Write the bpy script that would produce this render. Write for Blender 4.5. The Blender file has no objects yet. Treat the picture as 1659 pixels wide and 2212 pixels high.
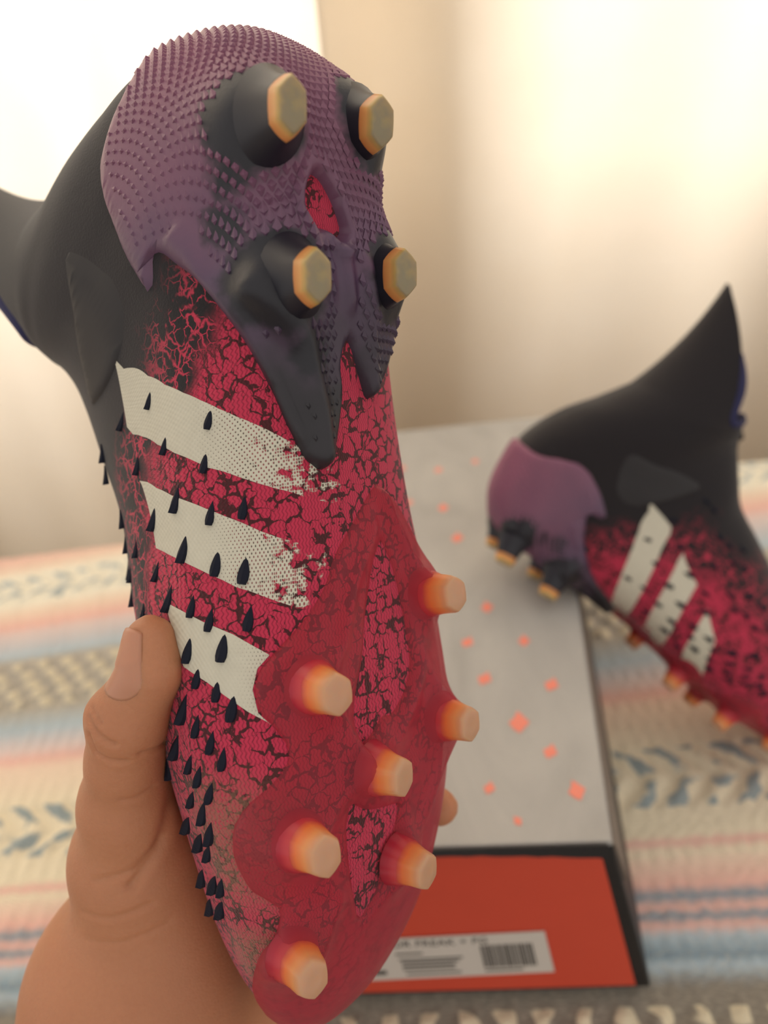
import bpy, bmesh, math, random
import numpy as np
from mathutils import Vector, Matrix
from mathutils.geometry import delaunay_2d_cdt
from mathutils.bvhtree import BVHTree

random.seed(7)
rng = np.random.default_rng(7)
scene = bpy.context.scene
C = scene.collection

# ------------------------------------------------------------------ camera
FPX, PW, PH = 1700.0, 1659.0, 2212.0
PITCH, ROLL, CAM_H = math.radians(36), math.radians(5), 0.48
right0 = Vector((1, 0, 0)); up0 = Vector((0, math.sin(PITCH), math.cos(PITCH))); back0 = Vector((0, -math.cos(PITCH), math.sin(PITCH)))
cr, sr = math.cos(ROLL), math.sin(ROLL)
right = right0 * cr - up0 * sr
up = right0 * sr + up0 * cr
CAM = Matrix(((right.x, up.x, back0.x, 0), (right.y, up.y, back0.y, 0), (right.z, up.z, back0.z, CAM_H), (0, 0, 0, 1)))
cam_data = bpy.data.cameras.new('camera')
cam = bpy.data.objects.new('camera', cam_data); C.objects.link(cam)
cam.matrix_world = CAM
cam_data.sensor_fit = 'VERTICAL'; cam_data.sensor_height = 36; cam_data.sensor_width = 27
cam_data.lens = FPX / PH * 36
cam_data.clip_start = 0.01
cam_data.dof.use_dof = True
cam_data.dof.focus_distance = 0.215
cam_data.dof.aperture_fstop = 7.5
scene.camera = cam

# ------------------------------------------------------------------ light
world = bpy.data.worlds.new('world'); scene.world = world; world.use_nodes = True
bg = world.node_tree.nodes['Background']
bg.inputs[0].default_value = (1.0, 0.945, 0.885, 1); bg.inputs[1].default_value = 0.86

def area(name, loc, target, sx, sy, power, col):
    l = bpy.data.lights.new(name, 'AREA'); l.shape = 'RECTANGLE'; l.size = sx; l.size_y = sy; l.energy = power; l.color = col
    o = bpy.data.objects.new(name, l); C.objects.link(o); o.location = loc
    o.rotation_euler = (Vector(target) - Vector(loc)).to_track_quat('-Z', 'Y').to_euler()
    return o
# daylight in the window behind the curtains
area('window_daylight', (-0.40, 1.55, 0.95), (-0.3, 0.7, 0.45), 2.1, 1.3, 72, (1.0, 0.99, 0.97))

scene.view_settings.view_transform = 'Standard'
scene.view_settings.look = 'None'
scene.view_settings.exposure = 0.0
scene.view_settings.gamma = 1.0
scene.view_settings.use_curve_mapping = False

# ------------------------------------------------------------------ helpers
def link(o, parent=None):
    C.objects.link(o)
    if parent is not None: o.parent = parent
    return o
def mesh_obj(name, verts, faces, mat, parent=None, smooth=True, uv=None, mats=None):
    me = bpy.data.meshes.new(name)
    me.from_pydata([tuple(map(float, v)) for v in verts], [], [tuple(map(int, f)) for f in faces])
    if uv is not None:
        lay = me.uv_layers.new(name='UVMap')
        idx = np.empty(len(me.loops), int); me.loops.foreach_get('vertex_index', idx)
        lay.data.foreach_set('uv', np.asarray(uv, np.float32)[idx].ravel())
    if smooth: me.polygons.foreach_set('use_smooth', [True] * len(me.polygons))
    me.update()
    if mat: me.materials.append(mat)
    return link(bpy.data.objects.new(name, me), parent)
def obj_from(name, me, parent=None):
    return link(bpy.data.objects.new(name, me), parent)
def empty(name, label, cat, group=None, m=None):
    o = bpy.data.objects.new(name, None); C.objects.link(o); o.empty_display_size = 0.02
    o['label'] = label; o['category'] = cat
    if group: o['group'] = group
    if m is not None: o.matrix_world = m
    return o
def tag(o, label, cat, group=None):
    o['label'] = label; o['category'] = cat
    if group: o['group'] = group
    return o
def grid_faces(n, m, wrap=False):
    f = []
    for i in range(n - 1):
        for j in range(m if wrap else m - 1):
            k = (j + 1) % m
            f.append((i * m + j, i * m + k, (i + 1) * m + k, (i + 1) * m + j))
    return f
def recalc(o, outside=True):
    bm = bmesh.new(); bm.from_mesh(o.data); bmesh.ops.recalc_face_normals(bm, faces=bm.faces); bm.to_mesh(o.data); bm.free()
    return o
def box_mesh(bm, lo, hi):
    lo, hi = Vector(lo), Vector(hi)
    r = bmesh.ops.create_cube(bm, size=1)
    for v in r['verts']:
        v.co = Vector((lo[i] + (v.co[i] + .5) * (hi[i] - lo[i]) for i in range(3)))
    return r['verts']

# ------------------------------------------------------------------ material helpers
class NT:
    def __init__(self, name):
        self.m = bpy.data.materials.new(name); self.m.use_nodes = True
        self.t = self.m.node_tree; self.t.nodes.clear()
        self.out = self.t.nodes.new('ShaderNodeOutputMaterial')
    def n(self, typ, props=None, **inp):
        nd = self.t.nodes.new('ShaderNode' + typ)
        for k, v in (props or {}).items(): setattr(nd, k, v)
        for k, v in inp.items():
            s = nd.inputs[int(k[1:])] if (k[0] == 'i' and k[1:].isdigit()) else nd.inputs[k.replace('_', ' ')]
            self.put(s, v)
        return nd
    def put(self, s, v):
        if hasattr(v, 'is_output') or isinstance(v, bpy.types.NodeSocket): self.t.links.new(v, s)
        else:
            try: s.default_value = v
            except Exception: s.default_value = (*v, 1)
    def math(self, op, a, b=0.0, c=0.0, clamp=False):
        nd = self.n('Math', {'operation': op, 'use_clamp': clamp}, i0=a, i1=b, i2=c); return nd.outputs[0]
    def mix(self, f, a, b):
        nd = self.t.nodes.new('ShaderNodeMix'); nd.data_type = 'RGBA'
        self.put(nd.inputs[0], f); self.put(nd.inputs[6], a); self.put(nd.inputs[7], b); return nd.outputs[2]
    def ramp(self, f, stops, interp='LINEAR'):
        nd = self.t.nodes.new('ShaderNodeValToRGB'); cr_ = nd.color_ramp; cr_.interpolation = interp
        while len(cr_.elements) < len(stops): cr_.elements.new(0.5)
        for e, (p, c) in zip(cr_.elements, stops):
            e.position = p; e.color = (*c, 1) if len(c) == 3 else c
        self.put(nd.inputs[0], f); return nd.outputs[0]
    def step(self, v, lo, hi):
        nd = self.n('MapRange', {'interpolation_type': 'SMOOTHSTEP'}, Value=v, i1=lo, i2=hi); return nd.outputs[0]
    def bump(self, h, strength=0.3, dist=0.001, normal=None):
        nd = self.n('Bump', None, Height=h, Strength=strength, Distance=dist)
        if normal is not None: self.t.links.new(normal, nd.inputs['Normal'])
        return nd.outputs[0]
    def bsdf(self, color, rough=0.5, **kw):
        nd = self.n('BsdfPrincipled', None, Roughness=rough)
        self.put(nd.inputs['Base Color'], color)
        for k, v in kw.items(): self.put(nd.inputs[k.replace('_', ' ')], v)
        return nd
    def done(self, sh):
        self.t.links.new(sh, self.out.inputs[0]); return self.m
def col(r, g, b):
    f = lambda c: (c / 255 / 12.92) if c / 255 <= .04045 else ((c / 255 + .055) / 1.055) ** 2.4
    return (f(r), f(g), f(b), 1)
def simple(name, c, rough=0.6, noise=0.0, scale=200, bump=0.0, **kw):
    t = NT(name); tc = t.n('TexCoord').outputs['Object']
    cc = c
    nz = t.n('TexNoise', None, Vector=tc, Scale=scale, Detail=4.0).outputs[0]
    if noise: cc = t.mix(t.math('MULTIPLY', nz, noise), c, tuple(x * .45 for x in c[:3]) + (1,))
    b = t.bsdf(cc, rough, **kw)
    if bump: t.t.links.new(t.bump(nz, bump, 0.0006), b.inputs['Normal'])
    return t.done(b.outputs[0])

RED = col(190, 47, 75); BLK = col(30, 24, 26); NAVY = col(24, 27, 48)

# ------------------------------------------------------------------ boot shape (mm, boot space: x heel to toe, y outer side, z up)
ST = np.array([
[304,37,303,41, 2,5,2.2,0],
[300,29,297,52,14,5,2.4,0],
[289,19,283,61,25,5,2.6,0.1],
[268, 9,258,69,36,4.5,3.0,0.25],
[238, 2,227,77,44,4, 3.3,0.35],
[206, 0,197,89,48, 3,3.4,0.45],
[173, 2,168,101,46.5, 1,3.2,0.5],
[140, 4,146,110,41,0,3.0,0.5],
[110, 4,133,122,37,1,3.0,0.45],
[ 80, 2,124,131,33.5,3,3.0,0.4],
[ 52, 0,119,136,31.5,6,3.0,0.3],
[ 28, 3,117,139,31,8,3.0,0.2],
[ 13,14,116,140,31,8,2.9,0.1],
[  6,33,115,141,31,8,2.7,0.0],
[  4,56,115,142,31,7,2.5,-0.05],
[ 12,82,115,142,30.5,5,2.3,-.05],
[ 26,105,114,143,30,3,2.2,-.05],
[ 37,125,114,143,29,2,2.1,0]], float)
SMAX = len(ST) - 1
def stat(s):
    s = np.clip(np.asarray(s, float), 0, SMAX)
    i = np.clip(np.floor(s).astype(int), 0, SMAX - 1); f = (s - i)[..., None]
    g = lambda k: ST[np.clip(k, 0, SMAX)]
    p0, p1, p2, p3 = g(i - 1), g(i), g(i + 1), g(i + 2)
    return .5 * ((2 * p1) + (-p0 + p2) * f + (2 * p0 - 5 * p1 + 4 * p2 - p3) * f * f + (-p0 + 3 * p1 - 3 * p2 + p3) * f ** 3)
def surf(s, t):
    """s: 0 toe .. 17 collar, 17..18 the heel tab; t: 0 under the sole / back of heel, +-1 along the instep"""
    s, t = np.broadcast_arrays(np.asarray(s, float), np.asarray(t, float))
    q = stat(s); Bx, Bz, Tx, Tz, w, yc, nb, k = [q[..., j] for j in range(8)]
    tau = np.abs(t) ** 1.5
    ph = np.pi * np.sign(t) * tau; c = np.cos(ph); sn = np.sin(ph)
    n = np.where(c > 0, nb, 2.1)
    v = .5 * (1 - np.sign(c) * np.abs(c) ** (2 / n)); y = w * np.sign(sn) * np.abs(sn) ** (2 / n) * (1 - k * np.clip(v - .3, 0, 1))
    x = Bx + (Tx - Bx) * v; z = Bz + (Tz - Bz) * v; y = y + yc * (1 - v)
    e = np.clip(s - SMAX, 0, 1); h = 80 * np.clip(1 - (tau / .68) ** 1.9, 0, 1) + 3 + 7 * np.clip((tau - .72) / .28, 0, 1)
    hh = h / 83
    x = x + hh * (22 * e - 17 * e * e) - .85 * h * e * np.clip((tau - .6) / .3, 0, 1); z = z + h * e; y = y * (1 - .55 * e * hh)
    return np.stack([x, y, z], -1)
def bent(P, amount):
    """the soft collar pushed back towards the heel"""
    P = np.array(P, float); k = np.clip((P[..., 2] - 70) / 130, 0, 2); P[..., 0] -= amount * k ** 1.3 * (1 + .5 * np.clip((P[..., 0] - 45) / 70, 0, 1)); return P
def frame(s, t):
    """point, outward normal, direction towards the toe"""
    p = surf(s, t); e = 1e-3
    du = surf(np.asarray(s) - e, t) - surf(np.asarray(s) + e, t); dv = surf(s, np.asarray(t) + e) - surf(s, np.asarray(t) - e)
    n = np.cross(dv, du); n = n / (np.linalg.norm(n, axis=-1, keepdims=True) + 1e-12)
    ref = p - np.stack([p[..., 0] * .8 + 20, 0 * p[..., 0], 0 * p[..., 0] + 50], -1)
    return p, n, du / (np.linalg.norm(du, axis=-1, keepdims=True) + 1e-12)
_p, _n, _d = frame(6.0, 0.55)
NSIGN = 1.0 if _n[1] > 0 else -1.0

# ------------------------------------------------------------------ materials
def mat_upper():
    t = NT('crackle_knit'); tcn = t.n('TexCoord'); P = tcn.outputs['Object']; U = tcn.outputs['UV']
    sep = t.n('SeparateXYZ', None, Vector=P).outputs; x, y, z = sep[0], sep[1], sep[2]
    us = t.n('SeparateXYZ', None, Vector=U).outputs
    big = t.n('TexNoise', None, Vector=P, Scale=55.0, Detail=3.0).outputs[0]
    # height up to which the red print climbs, along the boot
    zb = t.ramp(t.math('DIVIDE', x, 0.3), [(0.0, (.03,) * 3), (.25, (.10,) * 3), (.285, (.21,) * 3), (.34, (.37,) * 3), (.40, (.53,) * 3), (.50, (.58,) * 3), (.56, (.58,) * 3), (.64, (.58,) * 3), (.76, (.64,) * 3), (.9, (1.0,) * 3)])
    d = t.math('DIVIDE', t.math('SUBTRACT', z, t.math('MULTIPLY', zb, 0.1)), 0.022)
    d = t.math('ADD', d, t.math('MULTIPLY', t.math('SUBTRACT', big, .5), 1.6))
    g = t.step(d, -.25, .25)
    nv = t.n('TexNoise', None, Vector=P, Scale=260.0, Detail=3.0).outputs[1]
    off = t.n('VectorMath', {'operation': 'SCALE'}, i0=t.n('VectorMath', {'operation': 'SUBTRACT'}, i0=nv, i1=(.5, .5, .5)).outputs[0], Scale=0.0045).outputs[0]
    PP = t.n('VectorMath', {'operation': 'ADD'}, i0=P, i1=off).outputs[0]
    v1 = t.n('TexVoronoi', {'feature': 'DISTANCE_TO_EDGE'}, Vector=PP, Scale=255.0).outputs[0]
    v2 = t.n('TexVoronoi', {'feature': 'DISTANCE_TO_EDGE'}, Vector=PP, Scale=110.0).outputs[0]
    brk = t.n('TexNoise', None, Vector=P, Scale=190.0, Detail=2.0).outputs[0]
    wid = t.math('MULTIPLY', t.step(brk, .34, .66), .125)
    cr_red = t.math('SUBTRACT', 1.0, t.step(t.math('SUBTRACT', v1, wid), -.02, .02), clamp=True)
    fine = t.n('TexNoise', None, Vector=P, Scale=1500.0, Detail=2.0).outputs[0]
    rib0 = t.math('SINE', t.math('ADD', t.math('MULTIPLY', us[1], 560.0), t.math('MULTIPLY', t.math('SINE', t.math('MULTIPLY', us[0], 105.0)), 1.3)))
    redc = t.mix(t.math('ADD', t.math('MULTIPLY', fine, .45), t.math('MULTIPLY', t.step(rib0, -.9, .3), -.35), .35), RED, col(112, 18, 42))
    redc = t.mix(t.math('MULTIPLY', t.math('SUBTRACT', 1.0, t.step(rib0, -1.0, -.2)), .5), redc, col(120, 22, 46))
    redz = t.mix(t.math('MULTIPLY', cr_red, .92), redc, col(48, 22, 22))
    # dirt rubbed into the knit at the outer forefoot
    dx = t.n('VectorMath', {'operation': 'DISTANCE'}, i0=P, i1=(.222, .046, .018)).outputs['Value']
    dirt = t.math('MULTIPLY', t.math('SUBTRACT', 1.0, t.step(t.math('ADD', dx, t.math('MULTIPLY', big, .018)), .016, .038)), .62)
    dx2 = t.n('VectorMath', {'operation': 'DISTANCE'}, i0=P, i1=(.262, .036, .018)).outputs['Value']
    dirt2 = t.math('MULTIPLY', t.math('SUBTRACT', 1.0, t.step(dx2, .010, .022)), .7)
    dirt = t.math('MAXIMUM', dirt, dirt2)
    redz = t.mix(t.math('MULTIPLY', dirt, t.step(fine, .25, .55)), redz, col(140, 105, 82))
    lines = t.math('SUBTRACT', 1.0, t.step(t.math('MINIMUM', v1, t.math('MULTIPLY', v2, 1.2)), .0, .075), clamp=True)
    fade = t.math('SUBTRACT', 1.0, t.step(d, .45, 1.7), clamp=True)
    blk = t.mix(t.math('MULTIPLY', fine, .5), col(31, 25, 27), col(20, 19, 24))
    drk = t.mix(t.math('MULTIPLY', t.math('MULTIPLY', lines, fade), t.step(brk, .38, .5)), blk, col(190, 50, 76))
    c = t.mix(g, redz, drk)
    # knit ribs
    rib = t.math('SINE', t.math('ADD', t.math('MULTIPLY', us[1], 640.0), t.math('MULTIPLY', t.math('SINE', t.math('MULTIPLY', us[0], 120.0)), 1.2)))
    h = t.math('ADD', t.math('MULTIPLY', t.math('MULTIPLY', rib, t.math('SUBTRACT', 1.0, g)), .5), t.math('MULTIPLY', fine, .8))
    b = t.bsdf(c, .72, Specular_IOR_Level=.25, Sheen_Weight=.15)
    t.t.links.new(t.bump(h, .35, .0004), b.inputs['Normal'])
    return t.done(b.outputs[0])
def mat_stripe():
    t = NT('white_woven_stripe'); tcn = t.n('TexCoord'); P = tcn.outputs['Object']; us = t.n('SeparateXYZ', None, Vector=tcn.outputs['UV']).outputs
    f = us[0]
    nz = t.n('TexNoise', None, Vector=P, Scale=330.0, Detail=2.0).outputs[0]
    wv = t.math('MULTIPLY', t.math('SINE', t.math('MULTIPLY', us[0], 250.0)), t.math('SINE', t.math('MULTIPLY', us[1], 105.0)))
    v1 = t.n('TexVoronoi', {'feature': 'DISTANCE_TO_EDGE'}, Vector=P, Scale=230.0).outputs[0]
    k = t.math('ADD', t.math('MULTIPLY', t.math('SUBTRACT', nz, .5), 1.5), t.math('MULTIPLY', wv, .16))
    k = t.math('ADD', k, t.math('MULTIPLY', t.math('SUBTRACT', .16, v1), 1.3))
    a = t.math('SUBTRACT', 1.0, t.step(t.math('ADD', f, t.math('MULTIPLY', k, .55)), .88, 1.0), clamp=True)
    edge = t.math('MULTIPLY', t.step(f, .3, .6), t.math('LESS_THAN', wv, t.math('SUBTRACT', t.math('MULTIPLY', f, 1.0), 1.2)))
    a = t.math('SUBTRACT', a, t.math('MULTIPLY', edge, .8), clamp=True)
    b = t.bsdf(t.mix(t.math('MULTIPLY', nz, .3), col(206, 200, 180), col(170, 160, 140)), .7)
    t.t.links.new(t.bump(wv, .25, .0003), b.inputs['Normal'])
    tr = t.n('BsdfTransparent')
    mx = t.n('MixShader', None, Fac=a, i1=tr.outputs[0], i2=b.outputs[0])
    return t.done(mx.outputs[0])
def mat_heel():
    t = NT('purple_rubber'); tc = t.n('TexCoord').outputs['Object']; sep = t.n('SeparateXYZ', None, Vector=tc).outputs
    nz = t.n('TexNoise', None, Vector=tc, Scale=60.0, Detail=4.0).outputs[0]
    # plum at the heel fading to near black towards the prongs
    k = t.math('ADD', t.math('DIVIDE', sep[0], .11), t.math('MULTIPLY', t.math('SUBTRACT', nz, .5), .35))
    c = t.ramp(k, [(0.0, col(142, 80, 104)), (.2, col(128, 78, 100)), (.5, col(112, 74, 96)), (.68, col(86, 64, 88)), (.95, col(44, 39, 46)), (1.0, col(38, 35, 40))])
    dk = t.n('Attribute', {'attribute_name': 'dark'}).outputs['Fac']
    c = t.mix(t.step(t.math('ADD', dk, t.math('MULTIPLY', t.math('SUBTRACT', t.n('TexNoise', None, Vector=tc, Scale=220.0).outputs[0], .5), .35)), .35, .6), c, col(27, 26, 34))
    b = t.bsdf(c, .42, Specular_IOR_Level=.45)
    t.t.links.new(t.bump(t.n('TexNoise', None, Vector=tc, Scale=900.0).outputs[0], .12, .0004), b.inputs['Normal'])
    return t.done(b.outputs[0])
def mat_plate():
    t = NT('clear_red_plate'); tc = t.n('TexCoord').outputs['Object']
    nz = t.n('TexNoise', None, Vector=tc, Scale=70.0, Detail=3.0).outputs[0]
    b = t.bsdf(t.mix(nz, col(190, 62, 76), col(158, 44, 62)), .40, Specular_IOR_Level=.5)
    t.t.links.new(t.bump(t.n('TexNoise', None, Vector=tc, Scale=420.0).outputs[0], .25, .0005), b.inputs['Normal'])
    tr = t.n('BsdfTransparent'); tr.inputs[0].default_value = (.98, .66, .66, 1)
    lw = t.n('LayerWeight', None, Blend=.35).outputs[1]
    f = t.math('ADD', t.math('ADD', .26, t.math('MULTIPLY', nz, .16)), t.math('MULTIPLY', lw, .5), clamp=True)
    return t.done(t.n('MixShader', None, Fac=f, i1=tr.outputs[0], i2=b.outputs[0]).outputs[0])
def mat_stud_tip(name, stops, rough=.3):
    t = NT(name); tc = t.n('TexCoord').outputs['Object']; sep = t.n('SeparateXYZ', None, Vector=tc).outputs
    nz = t.n('TexNoise', None, Vector=tc, Scale=160.0).outputs[0]
    c = t.ramp(t.math('ADD', t.math('DIVIDE', sep[2], .016), t.math('MULTIPLY', t.math('SUBTRACT', nz, .5), .09)), stops)  # stops hold the stud's own amber plus backlit glow painted into the orange
    b = t.bsdf(c, rough, Subsurface_Weight=.55, Subsurface_Scale=.006, Subsurface_Radius=(1, .45, .2))
    tr = t.n('BsdfTranslucent'); t.t.links.new(c, tr.inputs[0])
    return t.done(t.n('MixShader', None, Fac=.3, i1=b.outputs[0], i2=tr.outputs[0]).outputs[0])
M_UP = mat_upper(); M_STRIPE = mat_stripe(); M_HEEL = mat_heel(); M_PLATE = mat_plate()
M_STUDBASE = simple('black_stud_base', col(27, 26, 36), .45, .2)
M_TIP_HEEL = mat_stud_tip('amber_heel_tip', [(0, col(60, 40, 30)), (.62, col(150, 90, 50)), (.72, col(240, 158, 92)), (.86, col(240, 184, 112)), (.95, col(206, 178, 112)), (1, col(160, 150, 122))])
M_TIP_FORE = mat_stud_tip('amber_fore_tip', [(0, col(190, 44, 70)), (.44, col(226, 78, 80)), (.60, col(252, 140, 78)), (.80, col(244, 170, 108)), (1, col(212, 172, 138))])
M_FLARE = mat_stud_tip('pink_stud_flare', [(0, col(176, 40, 58)), (.28, col(196, 46, 68)), (.45, col(224, 78, 82)), (.6, col(250, 136, 78)), (1, col(250, 136, 78))])
M_SPIKE = simple('navy_rubber_spike', col(18, 21, 36), .75, .15, Specular_IOR_Level=.25)
M_RIM = simple('navy_knit_rim', col(38, 38, 78), .8, .3, 600)
M_INNER = simple('black_sock_lining', col(20, 19, 24), .9, .3, 600)
M_PANEL = simple('smooth_black_panel', col(31, 27, 29), .62, .2, 500)

# ------------------------------------------------------------------ patches laid on the boot surface
KS, KT = 25.0, 110.0
def poly_sdf(pts, polys):
    """distance in scaled (s,t) to the nearest outline edge; inside flag"""
    pts = np.asarray(pts, float); dmin = np.full(len(pts), 1e9); inside = np.zeros(len(pts), bool)
    for poly in polys:
        a = np.asarray(poly, float); b = np.roll(a, -1, 0)
        for p, q in zip(a, b):
            e = q - p; u = np.clip(((pts - p) @ e) / (e @ e + 1e-12), 0, 1)
            dmin = np.minimum(dmin, np.linalg.norm(pts - (p + u[:, None] * e), axis=1))
            cond = (p[1] > pts[:, 1]) != (q[1] > pts[:, 1])
            with np.errstate(divide='ignore', invalid='ignore'):
                xi = (q[0] - p[0]) * (pts[:, 1] - p[1]) / (q[1] - p[1]) + p[0]
            inside ^= cond & (pts[:, 0] < xi)
    return dmin, inside
def dense(poly, step=1.6, smooth=1):
    a = [Vector(p) for p in poly]
    for _ in range(smooth):      # corner cutting
        b = []
        for i in range(len(a)):
            p, q = a[i], a[(i + 1) % len(a)]
            b += [p * .8 + q * .2, p * .2 + q * .8]
        a = b
    out = []
    for i in range(len(a)):
        p, q = a[i], a[(i + 1) % len(a)]; n = max(1, int((q - p).length / step))
        out += [tuple(p + (q - p) * (k / n)) for k in range(n)]
    return out
def patch(name, outlines, height, mat, parent, mirror, step=2.0, rim=.9, smooth=1, uvf=None, base=-.25, dark=None, bend=0.0):
    """a sheet over the boot: outlines in (s,t) (first outer, then holes), height(st, edge distance)->mm above the surface"""
    polys = [dense([(s * KS, t * KT) for s, t in o], 1.5, smooth) for o in outlines]
    verts = []; edges = []
    for po in polys:
        n0 = len(verts); verts += po; edges += [(n0 + i, n0 + (i + 1) % len(po)) for i in range(len(po))]
    nb = len(verts)
    allp = np.array(verts)
    lo, hi = allp.min(0), allp.max(0)
    gx, gy = np.meshgrid(np.arange(lo[0], hi[0], step), np.arange(lo[1], hi[1], step)); gy = gy + (np.arange(gx.shape[1]) % 2)[None] * step * .5
    g = np.stack([gx.ravel(), gy.ravel()], 1)
    d, ins = poly_sdf(g, polys); g = g[ins & (d > rim * 1.7)]
    ring = []
    for po in polys:
        a = np.array(po); tg = np.roll(a, -1, 0) - np.roll(a, 1, 0); nn = np.stack([-tg[:, 1], tg[:, 0]], 1); nn /= np.linalg.norm(nn, axis=1, keepdims=True) + 1e-9
        for sg in (1, -1): ring.append(a + nn * rim * sg)
    ring = np.concatenate(ring); d, ins = poly_sdf(ring, polys); ring = ring[ins & (d > rim * .8)]
    P2 = [Vector(v) for v in verts] + [Vector(v) for v in ring] + [Vector(v) for v in g]
    r = delaunay_2d_cdt(P2, edges, [], 0, 1e-5)
    V = np.array([tuple(v) for v in r[0]]); Fc = [tuple(f) for f in r[2]]
    cen = np.array([V[list(f)].mean(0) for f in Fc]); _, ins = poly_sdf(cen, polys)
    Fc = [f for f, k in zip(Fc, ins) if k]
    d, _ = poly_sdf(V, polys)
    st = V / (KS, KT)
    p, n, _ = frame(st[:, 0], st[:, 1]); n = n * NSIGN
    h = np.where(d < .15, base, height(st, d))
    W = bent(p + n * h[:, None], bend) * .001
    if mirror: W[:, 1] *= -1
    uv = uvf(st) if uvf else st
    used = sorted({i for f in Fc for i in f}); mp = {k: i for i, k in enumerate(used)}
    o = mesh_obj(name, W[used], [tuple(mp[i] for i in f) for f in Fc], mat, parent, True, uv[used])
    recalc_patch(o, n[used] * ((1, -1, 1) if mirror else (1, 1, 1)))
    if dark:
        at = o.data.attributes.new('dark', 'FLOAT', 'POINT'); at.data.foreach_set('value', dark(p[used]).astype(np.float32))
    return o
def recalc_patch(o, n):
    bm = bmesh.new(); bm.from_mesh(o.data); bm.verts.ensure_lookup_table()
    for f in bm.faces:
        f.normal_update()
        k = n[[v.index for v in f.verts]].mean(0)
        if f.normal.dot(Vector(k)) < 0: f.normal_flip()
    bm.to_mesh(o.data); bm.free()
def polyline_gauss(st, line, width):
    q = np.asarray(st) * (KS, KT); a = np.array(line) * (KS, KT); d = np.full(len(q), 1e9)
    for p, r in zip(a[:-1], a[1:]):
        e = r - p; u = np.clip(((q - p) @ e) / (e @ e), 0, 1); d = np.minimum(d, np.linalg.norm(q - (p + u[:, None] * e), axis=1))
    return np.exp(-(d / width) ** 2)

HEEL_OUT = [(13.29,.42),(13.22,.472),(13.06,.516),(12.94,.541),(12.66,.566),(12.3,.586),(11.86,.597),(11.36,.603),(10.89,.603),(10.46,.597),(10.07,.587),(10.16,.576),(10.48,.568),(10.4,.556),(10.03,.533),(9.71,.504),(9.44,.479),(9.19,.453),(8.96,.426),(8.75,.399),(8.55,.374),(8.36,.349),(8.17,.324),(7.98,.303),(7.8,.277),(7.61,.25),(7.47,.197),(7.53,.154),(7.79,.119),(8.17,.084),(8.41,.093),(8.57,.071),(8.64,.037),(8.53,.01),(8.29,-.019),(8.09,-.047),(8.13,-.09),(8.43,-.2),(8.8,-.296),(9.2,-.42),(9.6,-.5),(10.38,-.57),(10.06,-.6),(11.0,-.617),(12.4,-.593),(13.1,-.46),(13.7,-.25),(13.85,0),(13.7,.25)]
HEEL_HOLE = [(10.1,.156),(10.04,.113),(9.82,.06),(9.6,.029),(9.49,.073),(9.61,.127),(9.6,.176),(9.78,.2),(9.95,.191)]
FORE_OUT = [(7.3,-.069),(7.22,-.02),(6.96,.079),(6.74,.159),(6.48,.2),(6.26,.27),(6.08,.344),(5.93,.396),(5.77,.413),(5.59,.403),(5.48,.369),(5.31,.331),(5.21,.331),(5.08,.367),(4.86,.463),(4.63,.511),(4.36,.521),(4.08,.493),(3.99,.443),(3.88,.409),(3.62,.437),(3.34,.507),(2.9,.559),(2.37,.59),(1.83,.594),(1.2,.62),(.8,.5),(.7,.2),(.7,-.2),(.8,-.5),(1.2,-.6),(2.0,-.58),(3.0,-.52),(4.0,-.47),(5.0,-.47),(5.7,-.45),(6.1,-.41),(6.49,-.309),(6.76,-.244),(7.11,-.149)]
FORE_W1 = [(6.79,-.047),(6.48,-.094),(5.83,-.114),(5.58,-.11),(5.37,-.066),(5.25,-.013),(5.29,.013),(5.16,.059),(5.13,.094),(5.35,.121),(5.57,.109),(5.83,.074),(6.17,.056),(6.57,.009)]
FORE_W2 = [(4.70,.15),(4.53,.086),(4.45,.016),(4.4,-.034),(4.02,-.001),(3.62,.043),(3.44,.123),(3.96,.159),(4.45,.17)]
STRIPES = [
 ([(9.93,.647),(9.45,.626),(9.09,.606),(8.79,.576),(8.57,.541),(8.4,.506),(8.25,.469),(8.12,.429),(8.01,.386),(7.9,.341),(7.79,.293),(7.68,.241),(7.56,.186),(7.45,.123)],
  [(8.65,.644),(8.36,.623),(8.14,.599),(7.96,.566),(7.83,.534),(7.7,.501),(7.62,.464),(7.53,.426),(7.45,.384),(7.38,.34),(7.32,.291),(7.24,.237),(7.19,.176),(7.13,.103)], (0, 1.08)),
 ([(7.79,.63),(7.62,.61),(7.49,.581),(7.38,.543),(7.28,.507),(7.19,.469),(7.11,.429),(7.02,.386),(6.95,.341),(6.89,.29),(6.82,.234),(6.74,.171)],
  [(6.91,.623),(6.85,.597),(6.8,.566),(6.74,.537),(6.68,.507),(6.63,.477),(6.57,.446),(6.53,.411),(6.48,.376),(6.43,.339),(6.38,.299),(6.33,.256)], (0, 1.05)),
 ([(6.4,.611),(6.36,.566),(6.29,.524),(6.2,.456),(6.11,.409),(6.03,.367),(5.93,.4)], [(5.89,.571),(5.8,.521),(5.72,.486),(5.6,.43),(5.52,.383),(5.49,.372),(5.59,.405),(5.77,.415)], (0, .62))]
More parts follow.
